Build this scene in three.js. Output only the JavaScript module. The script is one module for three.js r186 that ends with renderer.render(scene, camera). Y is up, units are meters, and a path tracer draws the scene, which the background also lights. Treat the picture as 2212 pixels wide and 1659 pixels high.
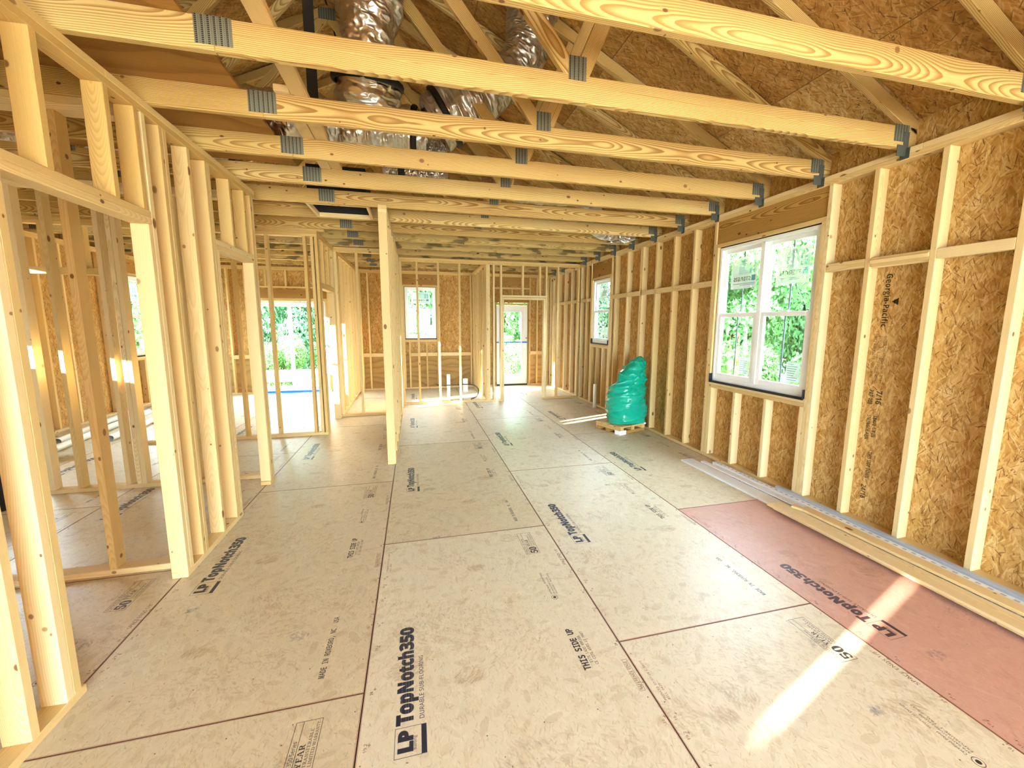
import * as THREE from 'three';
import { mergeGeometries, mergeVertices, toCreasedNormals } from 'three/addons/utils/BufferGeometryUtils.js';

// ------------------------------------------------------------------ camera, sky, sun, exposure
const FW = 2212, FH = 1659, FPX = 876.5;
const scene = new THREE.Scene();
const camera = new THREE.PerspectiveCamera(2 * Math.atan(FH / 2 / FPX) * 180 / Math.PI, FW / FH, 0.05, 200);
camera.position.set(-0.948, 1.582, 1.663);
camera.rotation.set(-0.13484, -0.24185, 0.00317, 'YXZ');
camera.setViewOffset(FW, FH, -7.9, 11.8, FW, FH);
scene.background = new THREE.Color(0.75, 0.965, 1.09);
scene.backgroundIntensity = 1.0;

const sun = new THREE.DirectionalLight(new THREE.Color(1.0, 0.92, 0.76), 4.2);
const sunTravel = new THREE.Vector3(0.947 * Math.cos(0.194), -Math.sin(0.194), -0.32 * Math.cos(0.194));
sun.position.set(-2, 1.5, -3).addScaledVector(sunTravel, -30);
sun.target.position.set(-2, 1.5, -3);
sun.castShadow = true;
Object.assign(sun.shadow.camera, { left: -14, right: 14, top: 12, bottom: -12, near: 1, far: 80 });
sun.shadow.mapSize.set(4096, 4096);
sun.shadow.radius = 1.2;
scene.add(sun, sun.target);

const renderer = new THREE.WebGLRenderer({ antialias: true });
renderer.toneMapping = THREE.LinearToneMapping;
renderer.toneMappingExposure = 41;
renderer.shadowMap.enabled = true;

// ------------------------------------------------------------------ helpers
let seed = 20240611;
const rnd = () => { seed = (seed + 0x6d2b79f5) | 0; let t = Math.imul(seed ^ (seed >>> 15), 1 | seed); t = (t + Math.imul(t ^ (t >>> 7), 61 | t)) ^ t; return ((t ^ (t >>> 14)) >>> 0) / 4294967296; };
const rr = (a, b) => a + (b - a) * rnd();
const pick = (a) => a[Math.floor(rnd() * a.length) % a.length];
const clamp = (x, a = 0, b = 1) => Math.min(b, Math.max(a, x));
const sstep = (a, b, x) => { const t = clamp((x - a) / (b - a)); return t * t * (3 - 2 * t); };
const taken = new Map();
const numbered = (n) => { const k = taken.get(n) ?? 0; taken.set(n, k + 1); return k ? n + '_' + String(k).padStart(3, '0') : n; };
function tag(o, label, category, group, kind) {
  if (label) o.userData.label = label;
  if (category) o.userData.category = category;
  if (group) o.userData.group = group;
  if (kind) o.userData.kind = kind;
  return o;
}
function thing(name, label, category, [x, y, z] = [0, 0, 0], turn = 0, group) {
  const o = new THREE.Group(); o.name = numbered(name); o.position.set(x, y, z); o.rotation.y = turn; scene.add(o);
  return tag(o, label, category, group);
}
function struct(name, label, category, pos) { const o = thing(name, label, category, pos); o.userData.kind = 'structure'; return o; }
function part(parent, name, geo, mat, pos) {
  const m = new THREE.Mesh(geo, mat); m.name = name; m.castShadow = m.receiveShadow = true;
  if (pos) m.position.set(...pos);
  parent.add(m); return m;
}
// value noise that repeats after px, py cells
function noiser(s) {
  const N = 4096, tab = new Float32Array(N); let q = s >>> 0;
  for (let i = 0; i < N; i++) { q = (Math.imul(q, 1664525) + 1013904223) >>> 0; tab[i] = q / 4294967296; }
  return (x, y, px, py) => {
    const ix = Math.floor(x), iy = Math.floor(y), fx = x - ix, fy = y - iy, sx = fx * fx * (3 - 2 * fx), sy = fy * fy * (3 - 2 * fy);
    const m = (a, p) => ((a % p) + p) % p, h = (a, b) => tab[(m(a, px) * 131 + m(b, py) * 1777 + ((m(a, px) * m(b, py)) % 97) * 13) & (N - 1)];
    const a = h(ix, iy), b = h(ix + 1, iy), c = h(ix, iy + 1), d = h(ix + 1, iy + 1);
    return (a + (b - a) * sx) * (1 - sy) + (c + (d - c) * sx) * sy;
  };
}
function dataTex(w, h, fill, srgb = true) {
  const d = new Uint8Array(w * h * 4);
  for (let y = 0, o = 0; y < h; y++) for (let x = 0; x < w; x++, o += 4) { const c = fill((x + 0.5) / w, (y + 0.5) / h); d[o] = c[0]; d[o + 1] = c[1]; d[o + 2] = c[2]; d[o + 3] = 255; }
  const t = new THREE.DataTexture(d, w, h); t.wrapS = t.wrapT = THREE.RepeatWrapping; t.magFilter = THREE.LinearFilter; t.minFilter = THREE.LinearFilter;
  if (srgb) t.colorSpace = THREE.SRGBColorSpace;
  t.needsUpdate = true; return t;
}
function canvasTex(w, h, draw) {
  const c = document.createElement('canvas'); c.width = w; c.height = h; draw(c.getContext('2d'), w, h);
  const t = new THREE.CanvasTexture(c); t.wrapS = t.wrapT = THREE.RepeatWrapping; t.colorSpace = THREE.SRGBColorSpace; t.magFilter = THREE.LinearFilter; return t;
}
const mix3 = (a, b, t) => [a[0] + (b[0] - a[0]) * t, a[1] + (b[1] - a[1]) * t, a[2] + (b[2] - a[2]) * t];
const std = (o) => new THREE.MeshStandardMaterial(o);

// ------------------------------------------------------------------ textures
const PW = 0.4, PL = 2.4;                              // pine texture covers 0.4 m across, 2.4 m along
function pineTex(s, light, dark, knotC, knots, contrast, stain = 0, ring = 0.0058) {
  const n = noiser(s), n2 = noiser(s + 77), save = seed; seed = s;
  const K = []; for (let i = 0; i < knots; i++) K.push([rnd() * PW, rnd() * PL, 0.003 + 0.009 * rnd() ** 1.6, rr(0.8, 1.9), rr(0.45, 1)]);
  seed = save;
  return dataTex(512, 2048, (u, v) => {
    let x = u * PW, y = v * PL, kd = 9, kk = 1, push = 0;
    for (const [kx, ky, kr, ar, st] of K) {
      let dx = x - kx, dy = y - ky; dx -= Math.round(dx / PW) * PW; dy -= Math.round(dy / PL) * PL;
      if (Math.abs(dy) > 0.16 || Math.abs(dx) > 0.08) continue;
      const d = (dx / kr) ** 2 + (dy / (kr * ar)) ** 2;
      push += Math.sign(dx) * kr * 0.9 * Math.exp(-Math.abs(dx) / (kr * 2.2) - (dy / (kr * 4)) ** 2);
      if (d < kd) { kd = d; kk = st; }
    }
    // growth rings cut lengthwise: distance from a wandering pith gives arches in the middle and straight lines at the sides
    let xs = x - 0.2 - push + 0.02 * (n(u * 2, v * 5, 2, 5) - 0.5); xs -= Math.round(xs / PW) * PW;
    const deep = 0.012 + 0.085 * n(3.3, v * 4, 7, 4) + 0.012 * n(1.7, v * 14, 5, 14), R = Math.sqrt(xs * xs + deep * deep);
    const f = (R / ring + 0.35 * n(u * 6, v * 8, 6, 8)) % 1, late = sstep(0.25, 0.9, f) * (1 - sstep(0.93, 1, f));
    const fine = n2(u * 230, v * 20, 230, 20) - 0.5, broad = n(u * 3 + 7, v * 4, 3, 4) - 0.5;
    let c = mix3(light, dark, clamp(late * contrast + fine * 0.2 + broad * 0.3));
    if (kd < 2.4) c = mix3(c, knotC, (kd < 1 ? 0.9 : 0.9 * (1 - (kd - 1) / 1.4)) * kk);
    if (stain) { const b = n2(u * 4, v * 9, 4, 9) * 0.6 + n(u * 13, v * 30, 13, 30) * 0.4; c = mix3(c, [58, 50, 28], sstep(0.55, 0.78, b) * stain); }
    return c;
  });
}
const texStud = [pineTex(11, [236, 218, 178], [206, 176, 124], [104, 66, 32], 9, 0.5, 0, 0.0042), pineTex(57, [238, 223, 188], [214, 188, 138], [118, 74, 36], 12, 0.42, 0, 0.005)];
const texTruss = [pineTex(101, [230, 208, 152], [170, 132, 72], [82, 34, 14], 9, 0.85, 0, 0.0085), pineTex(163, [228, 205, 148], [162, 122, 62], [88, 38, 16], 12, 0.9, 0, 0.0072)];
const texMold = pineTex(211, [214, 190, 132], [166, 130, 76], [70, 34, 14], 8, 0.6, 0.55, 0.008);

function osbTex(w, h, layers, base, dir, s) {
  const save = seed; seed = s;
  const t = canvasTex(w, h, (g) => {
    g.fillStyle = base; g.fillRect(0, 0, w, h);
    for (const [n, pal, len, wid, spread, a0, a1, edge] of layers) for (let i = 0; i < n; i++) {
      const x = rnd() * w, y = rnd() * h, L = rr(len[0], len[1]), B = rr(wid[0], wid[1]), a = dir + (rnd() + rnd() + rnd() - 1.5) * spread, c = pick(pal), al = rr(a0, a1), k = [rr(-0.2, 0.2), rr(-0.2, 0.2), rr(0.1, 0.35), rr(0.1, 0.35)];
      for (const ox of [0, -w, w]) for (const oy of [0, -h, h]) {
        if (x + ox < -L || x + ox > w + L || y + oy < -L || y + oy > h + L) continue;
        g.save(); g.translate(x + ox, y + oy); g.rotate(a); g.globalAlpha = al; g.fillStyle = c;
        g.beginPath(); g.moveTo(-L / 2, -B * k[2]); g.lineTo(-L * 0.38, -B / 2); g.lineTo(L * 0.4, -B * (0.5 + k[0])); g.lineTo(L / 2, B * k[1]); g.lineTo(L * 0.36, B / 2); g.lineTo(-L * 0.42, B * (0.5 - k[3])); g.closePath(); g.fill();
        if (edge) { g.globalAlpha = al * edge; g.strokeStyle = '#3e240c'; g.lineWidth = 0.8; g.beginPath(); g.moveTo(-L * 0.42, B * (0.5 - k[3])); g.lineTo(L * 0.36, B / 2); g.stroke(); }
        if (rndFibre(i)) { g.globalAlpha = 0.16; g.strokeStyle = '#5a3a16'; g.lineWidth = 0.7; g.beginPath(); g.moveTo(-L * 0.4, -B * 0.1); g.lineTo(L * 0.42, B * 0.08); g.stroke(); }
        g.restore();
      }
    }
  });
  seed = save; return t;
}
const rndFibre = (i) => (i * 7919) % 3 === 0;
const osbPal = ['#ca9f5a', '#d4b070', '#ba8f48', '#a67a3a', '#dfc088', '#b08444'];
const osbLayers = (pal, light, darkS) => [[1500, pal, [60, 190], [16, 46], 1.1, 0.25, 0.6, 0.12], [2600, pal, [24, 90], [5, 18], 1.0, 0.25, 0.75, 0.25], [1500, light, [20, 90], [2, 8], 0.9, 0.25, 0.7, 0], [900, darkS, [10, 60], [1.5, 6], 1.2, 0.3, 0.8, 0]];
const texOSB = osbTex(1024, 1024, osbLayers(osbPal, ['#e0c288', '#e8d09c', '#d2ac6c'], ['#6e4419', '#5a3512', '#7c5022']), '#bd9350', Math.PI / 2, 5);
const texRoof = osbTex(1024, 1024, osbLayers(['#c29654', '#cca466', '#b28642', '#9e7234', '#d4b47c', '#a87c3e'], ['#d4b47c', '#dcc290', '#c8a266'], ['#643c16', '#523010', '#74481e']), '#b48a4a', 0, 9);
const texPly = (() => { const n = noiser(31), n2 = noiser(32); return dataTex(512, 512, (u, v) => { const d = v - 0.5, R = Math.sqrt(d * d * 0.5 + (0.05 + 0.6 * n(u * 2, 2.5, 2, 5)) ** 2) * 14 + 0.6 * n(u * 4, v * 6, 4, 6), f = R % 1; return mix3([210, 182, 126], [172, 136, 82], clamp(sstep(0.3, 0.9, f) * (1 - sstep(0.92, 1, f)) * 0.6 + (n2(u * 16, v * 200, 16, 200) - 0.5) * 0.3)); }); })();

// floor sheet: sanded strand board with the maker's printing, 1.2065 m x 2.4384 m
const SW = 1.2065, SL = 2.4384;
function sheetTex(s, baseC, ink, pal) {
  const W = 1024, H = 2048, kx = W / SW, ky = H / SL, save = seed; seed = s;
  const t = canvasTex(W, H, (g) => {
    g.fillStyle = baseC; g.fillRect(0, 0, W, H);
    for (let i = 0; i < 1400; i++) { const x = rnd() * W, y = rnd() * H; g.save(); g.translate(x, y); g.rotate(rnd() * 6.3); g.globalAlpha = rr(0.05, 0.2); g.fillStyle = pick(pal); g.beginPath(); g.ellipse(0, 0, rr(14, 44), rr(6, 18), 0, 0, 7); g.fill(); g.restore(); }
    for (let i = 0; i < 26000; i++) {
      const x = rnd() * W, y = rnd() * H, L = rr(5, 26), B = rr(1, 4);
      g.save(); g.translate(x, y); g.rotate(Math.PI / 2 + (rnd() + rnd() - 1) * 1.5); g.globalAlpha = rr(0.08, 0.36); g.fillStyle = pick(pal); g.beginPath(); g.ellipse(0, 0, L / 2, B / 2, 0, 0, 7); g.fill(); g.restore();
    }
    for (let i = 0; i < 24; i++) {                        // trodden-in dirt: drifts of small smears
      const x = rnd() * W, y = rnd() * H, R = rr(30, 130), a = rnd() * 3, dc = pick(['#8a6e4a', '#7d6344', '#96785a']);
      for (let j = 0; j < 130; j++) { const q = Math.sqrt(rnd()) * R, t = rnd() * 6.28; g.save(); g.translate(x + Math.cos(t) * q * 1.5, y + Math.sin(t) * q); g.rotate(a + rr(-0.4, 0.4)); g.globalAlpha = rr(0.03, 0.13); g.fillStyle = dc; g.beginPath(); g.ellipse(0, 0, rr(4, 18), rr(1.5, 5), 0, 0, 7); g.fill(); g.restore(); }
    }
    for (let i = 0; i < 90; i++) { g.globalAlpha = rr(0.3, 0.8); g.fillStyle = '#3c2a18'; g.beginPath(); g.ellipse(rnd() * W, rnd() * H, rr(0.7, 2.2), rr(0.7, 3.5), rnd() * 3, 0, 7); g.fill(); }
    for (const fx of [0.06, 0.37, 0.68, 0.99].map((a) => a * 1.0)) for (let j = 0; j < 6; j++) { g.globalAlpha = 0.85; g.fillStyle = '#2e2015'; g.beginPath(); g.arc((0.02 + j * 0.232) * kx, H - (0.05 + fx * 2.33) * ky, 2.1, 0, 7); g.fill(); }
    for (const [px, py, R] of [[rnd(), rnd(), 34], [rnd(), rnd(), 22]]) for (let j = 0; j < 40; j++) { g.globalAlpha = 0.10; g.fillStyle = '#3a3f4c'; g.beginPath(); g.ellipse(px * W + rr(-1, 1) * R, py * H + rr(-1, 1) * R * 0.7, rr(3, 12), rr(2, 6), rnd() * 3, 0, 7); g.fill(); }
    g.globalAlpha = 1;
    // edge sealer
    g.strokeStyle = 'rgba(112,62,46,0.8)'; g.lineWidth = 3; g.strokeRect(1, 1, W - 2, H - 2);
    g.strokeStyle = 'rgba(120,70,52,0.25)'; g.lineWidth = 8; g.strokeRect(2, 2, W - 4, H - 4);
    const at = (a, b, f) => { g.save(); g.translate(a * kx, H - b * ky); g.rotate(-Math.PI / 2); g.scale(ky, kx); f(); g.restore(); };   // units are metres: x runs along the sheet, y across to the right
    const text = (str, x, y, cap, len, font, fat = 0) => { g.save(); g.font = font.replace('#', '100px'); const w = g.measureText(str).width; g.translate(x, y); g.scale(len / w, cap / 72); g.fillText(str, 0, 0); if (fat) { g.lineWidth = fat; g.strokeText(str, 0, 0); } g.restore(); };
    g.fillStyle = ink; g.strokeStyle = ink;
    at(0.138, 0.905, () => {
      g.lineWidth = 0.0016; g.strokeRect(0, 0, 0.116, 0.1);
      g.fillRect(0.0, 0.1, 0.116, 0.019);
      text('LP', 0.014, 0.066, 0.052, 0.09, 'bold # sans-serif', 9);
      text('Building', 0.02, 0.08, 0.012, 0.055, '# sans-serif');
      text('TopNotch', 0.128, 0.066, 0.062, 0.378, 'bold # sans-serif', 8);
      text('350', 0.51, 0.066, 0.062, 0.152, 'bold # sans-serif', 8);
      text('DURABLE SUB-FLOORING', 0.138, 0.112, 0.018, 0.325, '# sans-serif');
    });
    g.globalAlpha = 0.55; g.fillStyle = baseC; for (const q of [0.158, 0.176, 0.186, 0.199]) g.fillRect(q * kx, H - 1.57 * ky, 1.2, 0.55 * ky);   // gaps of the roller print
    g.globalAlpha = 1; g.fillStyle = '#2b2420'; g.strokeStyle = '#2b2420';
    at(0.962, 2.075, () => {
      g.lineWidth = 0.0018; g.strokeRect(0, 0, 0.285, 0.098); g.beginPath(); g.moveTo(0, 0.028); g.lineTo(0.285, 0.028); g.stroke();
      text('TOPNOTCH 350 Series', 0.006, 0.022, 0.015, 0.2, '# sans-serif'); text('50', 0.008, 0.088, 0.05, 0.08, 'bold # serif', 5); text('YEAR', 0.098, 0.056, 0.022, 0.09, 'bold # serif');
      text('TRANSFERABLE', 0.098, 0.074, 0.012, 0.15, '# serif'); text('LIMITED WARRANTY', 0.098, 0.091, 0.012, 0.175, '# serif');
    });
    at(0.975, 1.1, () => { text('THIS SIDE UP', 0, 0.03, 0.032, 0.262, 'bold # monospace', 5); text('ESTE LADO ARRIBA', 0.035, 0.055, 0.016, 0.17, '# monospace'); text('CE COTE VERS LE HAUT', 0.02, 0.077, 0.016, 0.21, '# monospace'); });
    at(0.985, 1.585, () => { g.lineWidth = 0.002; g.beginPath(); g.arc(0.028, 0.02, 0.018, 0, 7); g.stroke(); g.beginPath(); g.arc(0.028, 0.02, 0.009, 0, 7); g.fill(); text('Certified Panel', 0.056, 0.016, 0.012, 0.09, '# sans-serif'); text('APA RATED STURD-I-FLOOR', 0.056, 0.034, 0.009, 0.16, '# sans-serif'); text('Structural Design', 0.16, 0.008, 0.011, 0.11, '# sans-serif'); text('EXPOSURE 1  T&G  23/32', 0.056, 0.05, 0.009, 0.2, '# sans-serif'); });
    at(1.0, 0.12, () => { text('MADE IN ROXBORO, NC', 0, 0.022, 0.024, 0.31, 'bold # monospace'); text('USA', 0.355, 0.022, 0.024, 0.042, 'bold # monospace'); });
    g.fillStyle = '#5e3424'; g.strokeStyle = '#5e3424';
    for (const [a, off] of [[0.018, 0], [1.172, 0]]) for (const [step, label] of [[0.4064, '16'], [0.4877, '19.2'], [0.6096, '24']]) for (let b = step; b < 2.4; b += step) at(a, b - 0.02 + off, () => { text(label, 0, 0.018, 0.013, label.length * 0.009, '# sans-serif'); g.lineWidth = 0.0015; g.beginPath(); g.moveTo(0.02, 0.026); g.lineTo(0.034, 0.026); g.moveTo(0.027, 0.02); g.lineTo(0.027, 0.032); g.stroke(); });
    at(1.165, 1.9, () => text('SPACE ENDS 1/8"', 0, 0.02, 0.018, 0.2, '# sans-serif')); at(1.165, 0.95, () => { g.lineWidth = 0.0012; g.strokeRect(-0.005, 0, 0.17, 0.024); text('REFERENCE EDGE', 0, 0.018, 0.014, 0.155, '# sans-serif'); });
    at(0.03, 2.1, () => { text('PRODUCED 07/07/24 C SHIFT', 0, 0.016, 0.011, 0.21, '# monospace'); text('MILL 0420', 0, 0.034, 0.011, 0.08, '# monospace'); });
  });
  t.wrapS = t.wrapT = THREE.ClampToEdgeWrapping; seed = save; return t;
}
const sheetPal = ['#ebe3cf', '#bdab8a', '#ddd2ba', '#ab9570', '#f4eddd', '#cbbc9e', '#9c845e'];
const texSheet = [71, 72, 73].map((s) => sheetTex(s, '#dbd1ba', '#24283c', sheetPal));
const texPink = sheetTex(90, '#c89a8a', '#3a2230', ['#d4aa9a', '#ba8a7a', '#dcb6a6', '#c09280', '#ac7c6c']);
const texFoil = (() => { const n = noiser(3), n2 = noiser(4), n3 = noiser(8); return dataTex(512, 512, (u, v) => { const a = Math.abs(n(u * 9, v * 22, 9, 22) - 0.5) * 2, b = Math.abs(n2(u * 24, v * 60, 24, 60) - 0.5) * 2, c = n3(u * 60, v * 60, 60, 60), q = 255 * clamp(0.5 * a + 0.38 * b + 0.12 * c); return [q, q, q]; }, false); })();
const texPlate = canvasTex(256, 256, (g, w, h) => {
  g.fillStyle = '#a9aba4'; g.fillRect(0, 0, w, h);
  for (let c = 0; c < 6; c++) for (let r = 0; r < 16; r++) { const x = 8 + c * 42, y = 4 + r * 16 + (c % 2) * 6; g.fillStyle = '#33352f'; g.fillRect(x, y, 16, 10); g.fillStyle = '#d5d6cf'; g.fillRect(x + 17, y, 4, 10); g.fillStyle = '#6f7169'; g.fillRect(x + 24, y + 3, 9, 3); }
});

// ------------------------------------------------------------------ materials
const tints = (maps, cols, extra = {}) => maps.flatMap((map) => cols.map((c) => std({ map, color: new THREE.Color(c), roughness: 0.72, ...extra })));
const M = {
  stud: tints(texStud, ['#f6ecd8', '#f1e4ca', '#ecdcbc', '#e4d2ac']),
  studWarm: tints(texStud, ['#ecdcb4', '#e6d2a4', '#e0ca98']),
  truss: tints(texTruss, ['#ede4d2', '#e6d8be', '#ded0b0']),
  mold: tints([texMold], ['#ffffff', '#e8e2cc']),
  header: tints(texTruss, ['#d0b486', '#c2a474']),
  osb: ['#ffffff', '#f4ead6', '#e9dcc2'].map((c) => std({ map: texOSB, color: new THREE.Color(c), roughness: 0.8, bumpMap: texOSB, bumpScale: 0.0012 })),
  roof: ['#ffffff', '#f2e6d0', '#e6d4b8'].map((c) => std({ map: texRoof, color: new THREE.Color(c), roughness: 0.8, bumpMap: texRoof, bumpScale: 0.0012 })),
  ply: ['#e6d8c0', '#d8c8a8'].map((c) => std({ map: texPly, color: new THREE.Color(c), roughness: 0.75 })),
  deckPly: std({ map: texPly, color: new THREE.Color('#c8a87c'), roughness: 0.8 }),
  sheet: texSheet.flatMap((map) => ['#ffffff', '#f4efe6'].map((c) => std({ map, color: new THREE.Color(c), roughness: 0.42 }))),
  pink: std({ map: texPink, roughness: 0.45 }),
  sub: std({ color: '#3a2418', roughness: 0.9 }),
  vinyl: std({ color: '#eef0f0', roughness: 0.35 }),
  door: std({ color: '#e6e4de', roughness: 0.4 }),
  glass: new THREE.MeshPhysicalMaterial({ color: 0xffffff, transmission: 1, roughness: 0, thickness: 0, ior: 1.45 }),
  black: std({ color: '#0b0b0c', roughness: 0.55 }),
  dark: std({ color: '#15130f', roughness: 0.8 }),
  plate: std({ map: texPlate, color: '#b4b2a6', roughness: 0.5, metalness: 0.3 }),
  tie: std({ color: '#5d625e', roughness: 0.45, metalness: 0.5 }),
  foil: std({ color: '#dedcd6', metalness: 1, roughness: 0.32, bumpMap: texFoil, bumpScale: 0.02 }),
  film: std({ color: '#c8c5bc', metalness: 0.9, roughness: 0.34, bumpMap: texFoil, bumpScale: 0.025 }),
  pvc: std({ color: '#f1f3f4', roughness: 0.3 }),
  pex: std({ color: '#3b3026', roughness: 0.5 }),
  trimWhite: std({ color: '#eef2f6', roughness: 0.35 }),
  muntin: std({ color: '#5d6c78', roughness: 0.5 }),
  trimGrey: std({ color: '#aeb9c6', roughness: 0.4 }),
  tape: std({ color: '#1f7fd0', roughness: 0.5 }),
  bag: std({ color: '#08a688', roughness: 0.2, side: THREE.DoubleSide }),
  label: std({ color: '#f2f2f4', roughness: 0.5 }),
  bark: std({ color: '#6a5a48', roughness: 0.95 }),
  leaf: ['#3c6a34', '#487838', '#34623c', '#588644'].map((c) => std({ color: c, roughness: 0.8, side: THREE.DoubleSide })),
  grass: std({ color: '#33451f', roughness: 1 }),
  bounce_sand: std({ color: '#cdc5b6', roughness: 1 }),
  deckWood: std({ map: texStud[0], color: '#ffffff', roughness: 0.8 }),
};

// ------------------------------------------------------------------ lumber
// A chamfered board with uv in metres; the grain runs along its longest side.
function boardGeo(sx, sy, sz, ch = 0.003, tw = PW, tl = PL, axis = -1) {
  const h = [sx / 2, sy / 2, sz / 2]; ch = Math.min(ch, h[0] * 0.4, h[1] * 0.4, h[2] * 0.4);
  if (axis < 0) axis = h.indexOf(Math.max(...h));
  const ou = rnd(), ov = rnd(), pos = [], nor = [], uv = [];
  const put = (p, n) => {
    pos.push(...p); nor.push(...n);
    const ax = Math.abs(n[0]), ay = Math.abs(n[1]), az = Math.abs(n[2]), f = ax >= ay && ax >= az ? 0 : ay >= az ? 1 : 2;
    let a = [0, 1, 2].filter((k) => k !== f), L, A;
    if (f === axis) { L = a[0]; A = a[1]; uv.push((p[A] + f * 0.07) / tw + ou, (p[L]) / tw * 0.15 + ov); return; }
    L = axis; A = a.find((k) => k !== axis); uv.push((p[A] + f * 0.13 + (n[f] > 0 ? 0.05 : 0)) / tw + ou, p[L] / tl + ov);
  };
  const tri = (a, b, c, n) => { const u = [b[0] - a[0], b[1] - a[1], b[2] - a[2]], v = [c[0] - a[0], c[1] - a[1], c[2] - a[2]]; const x = u[1] * v[2] - u[2] * v[1], y = u[2] * v[0] - u[0] * v[2], z = u[0] * v[1] - u[1] * v[0]; if (x * n[0] + y * n[1] + z * n[2] < 0) [b, c] = [c, b]; put(a, n); put(b, n); put(c, n); };
  const quad = (a, b, c, d, n) => { tri(a, b, c, n); tri(a, c, d, n); };
  const V = (k, i, j, si, sj, f, sf, inset) => { const p = [0, 0, 0]; p[f] = sf * h[f]; p[i] = si * (h[i] - inset); p[j] = sj * (h[j] - inset); return p; };
  const face = (f, s, i, j) => [V(0, i, j, -1, -1, f, s, ch), V(0, i, j, 1, -1, f, s, ch), V(0, i, j, 1, 1, f, s, ch), V(0, i, j, -1, 1, f, s, ch)];
  for (let f = 0; f < 3; f++) for (const s of [-1, 1]) { const i = (f + 1) % 3, j = (f + 2) % 3, n = [0, 0, 0]; n[f] = s; quad(...face(f, s, i, j), n); }
  const q = Math.SQRT1_2;
  for (let e = 0; e < 3; e++) { const i = (e + 1) % 3, j = (e + 2) % 3; for (const si of [-1, 1]) for (const sj of [-1, 1]) {
    const P = (onI, t) => { const p = [0, 0, 0]; p[e] = t * (h[e] - ch); p[i] = si * (h[i] - (onI ? 0 : ch)); p[j] = sj * (h[j] - (onI ? ch : 0)); return p; }, n = [0, 0, 0]; n[i] = si * q; n[j] = sj * q;
    quad(P(1, -1), P(1, 1), P(0, 1), P(0, -1), n);
  } }
  for (const a of [-1, 1]) for (const b of [-1, 1]) for (const c of [-1, 1]) { const s = [a, b, c], P = (k) => s.map((t, m) => t * (h[m] - (m === k ? 0 : ch))); tri(P(0), P(1), P(2), s.map((t) => t / Math.sqrt(3))); }
  const g = new THREE.BufferGeometry();
  g.setAttribute('position', new THREE.Float32BufferAttribute(pos, 3)); g.setAttribute('normal', new THREE.Float32BufferAttribute(nor, 3)); g.setAttribute('uv', new THREE.Float32BufferAttribute(uv, 2));
  return g;
}
function board(parent, name, x0, x1, y0, y1, z0, z1, mat, o = {}) {
  const px = parent.position;
  return part(parent, name, boardGeo(x1 - x0, y1 - y0, z1 - z0, o.ch ?? 0.003, o.tw, o.tl, o.axis), Array.isArray(mat) ? pick(mat) : mat, [(x0 + x1) / 2 - px.x, (y0 + y1) / 2 - px.y, (z0 + z1) / 2 - px.z]);
}
const plainBox = (x0, x1, y0, y1, z0, z1) => { const g = boardGeo(x1 - x0, y1 - y0, z1 - z0, 0.002); return g.translate((x0 + x1) / 2, (y0 + y1) / 2, (z0 + z1) / 2); };
const PT = 2.80, ST = 2.724, T = 0.038, D = 0.089;
// a stud wall: axis is the direction it runs in, c0..c1 its depth
function framer(parent, axis, c0, c1, mats = M.stud) {
  const put = (name, a0, a1, y0, y1, mat = mats, e0 = c0, e1 = c1) => (axis === 'z' ? board(parent, name, e0, e1, y0, y1, a0, a1, mat) : board(parent, name, a0, a1, y0, y1, e0, e1, mat));
  return {
    put,
    studs: (list, y0 = T, y1 = ST, name = 'stud', mat) => list.forEach((a) => put(name, a, a + T, y0, y1, mat)),
    top: (a0, a1, mat) => { put('top_plate', a0, a1, ST, ST + T, mat); put('top_plate', a0, a1, ST + T, PT, mat); },
    bottom: (a0, a1, mat) => put('bottom_plate', a0, a1, 0, T, mat),
  };
}
const range = (a, b, step) => { const o = []; for (let x = a; step > 0 ? x <= b : x >= b; x += step) o.push(x); return o; };

// ------------------------------------------------------------------ floor
const XR = 2.414, XL = -5.994, ZB = -8.40, ZF = 6.4, RX = -1.79;
{
  const floor = struct('floor', 'beige strand board subfloor of printed sheets with red-brown seams', 'floor');
  part(floor, 'joist_deck', plainBox(XL - 0.1, XR + 0.1, -0.3, -0.0215, ZB - 0.1, ZF + 0.1), M.sub);
  for (let c = -5; c <= 1; c++) {
    const off = ((c % 2) + 2) % 2 === 0 ? 0 : -1.2192;
    for (let k = -4; k < 5; k++) {
      const zn = off - k * SL, zf = zn - SL, x0 = Math.max(c * SW, XL - 0.09), x1 = Math.min((c + 1) * SW + (c === 1 ? 0.09 : 0), XR + 0.09), a = Math.max(zf, ZB - 0.09), b = Math.min(zn, ZF + 0.09);
      if (b - a < 0.05) continue;
      const gp = 0.0018, g = boardGeo(x1 - x0 - 2 * gp, 0.0214, b - a - 2 * gp, 0.0012), P = g.attributes.position, U = g.attributes.uv, cx = (x0 + x1) / 2, cz = (a + b) / 2;
      for (let i = 0; i < P.count; i++) U.setXY(i, (P.getX(i) + cx - c * SW) / SW, (zn - (P.getZ(i) + cz)) / SL);
      const pink = c === 1 && k === -1, m = part(floor, pink ? 'pink_sheet' : 'floor_sheet', g, pink ? M.pink : pick(M.sheet), [cx, -0.0107, cz]);
      if (pink) m.userData.label = 'rose red floor sheet with dark print';
    }
  }
}

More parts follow.
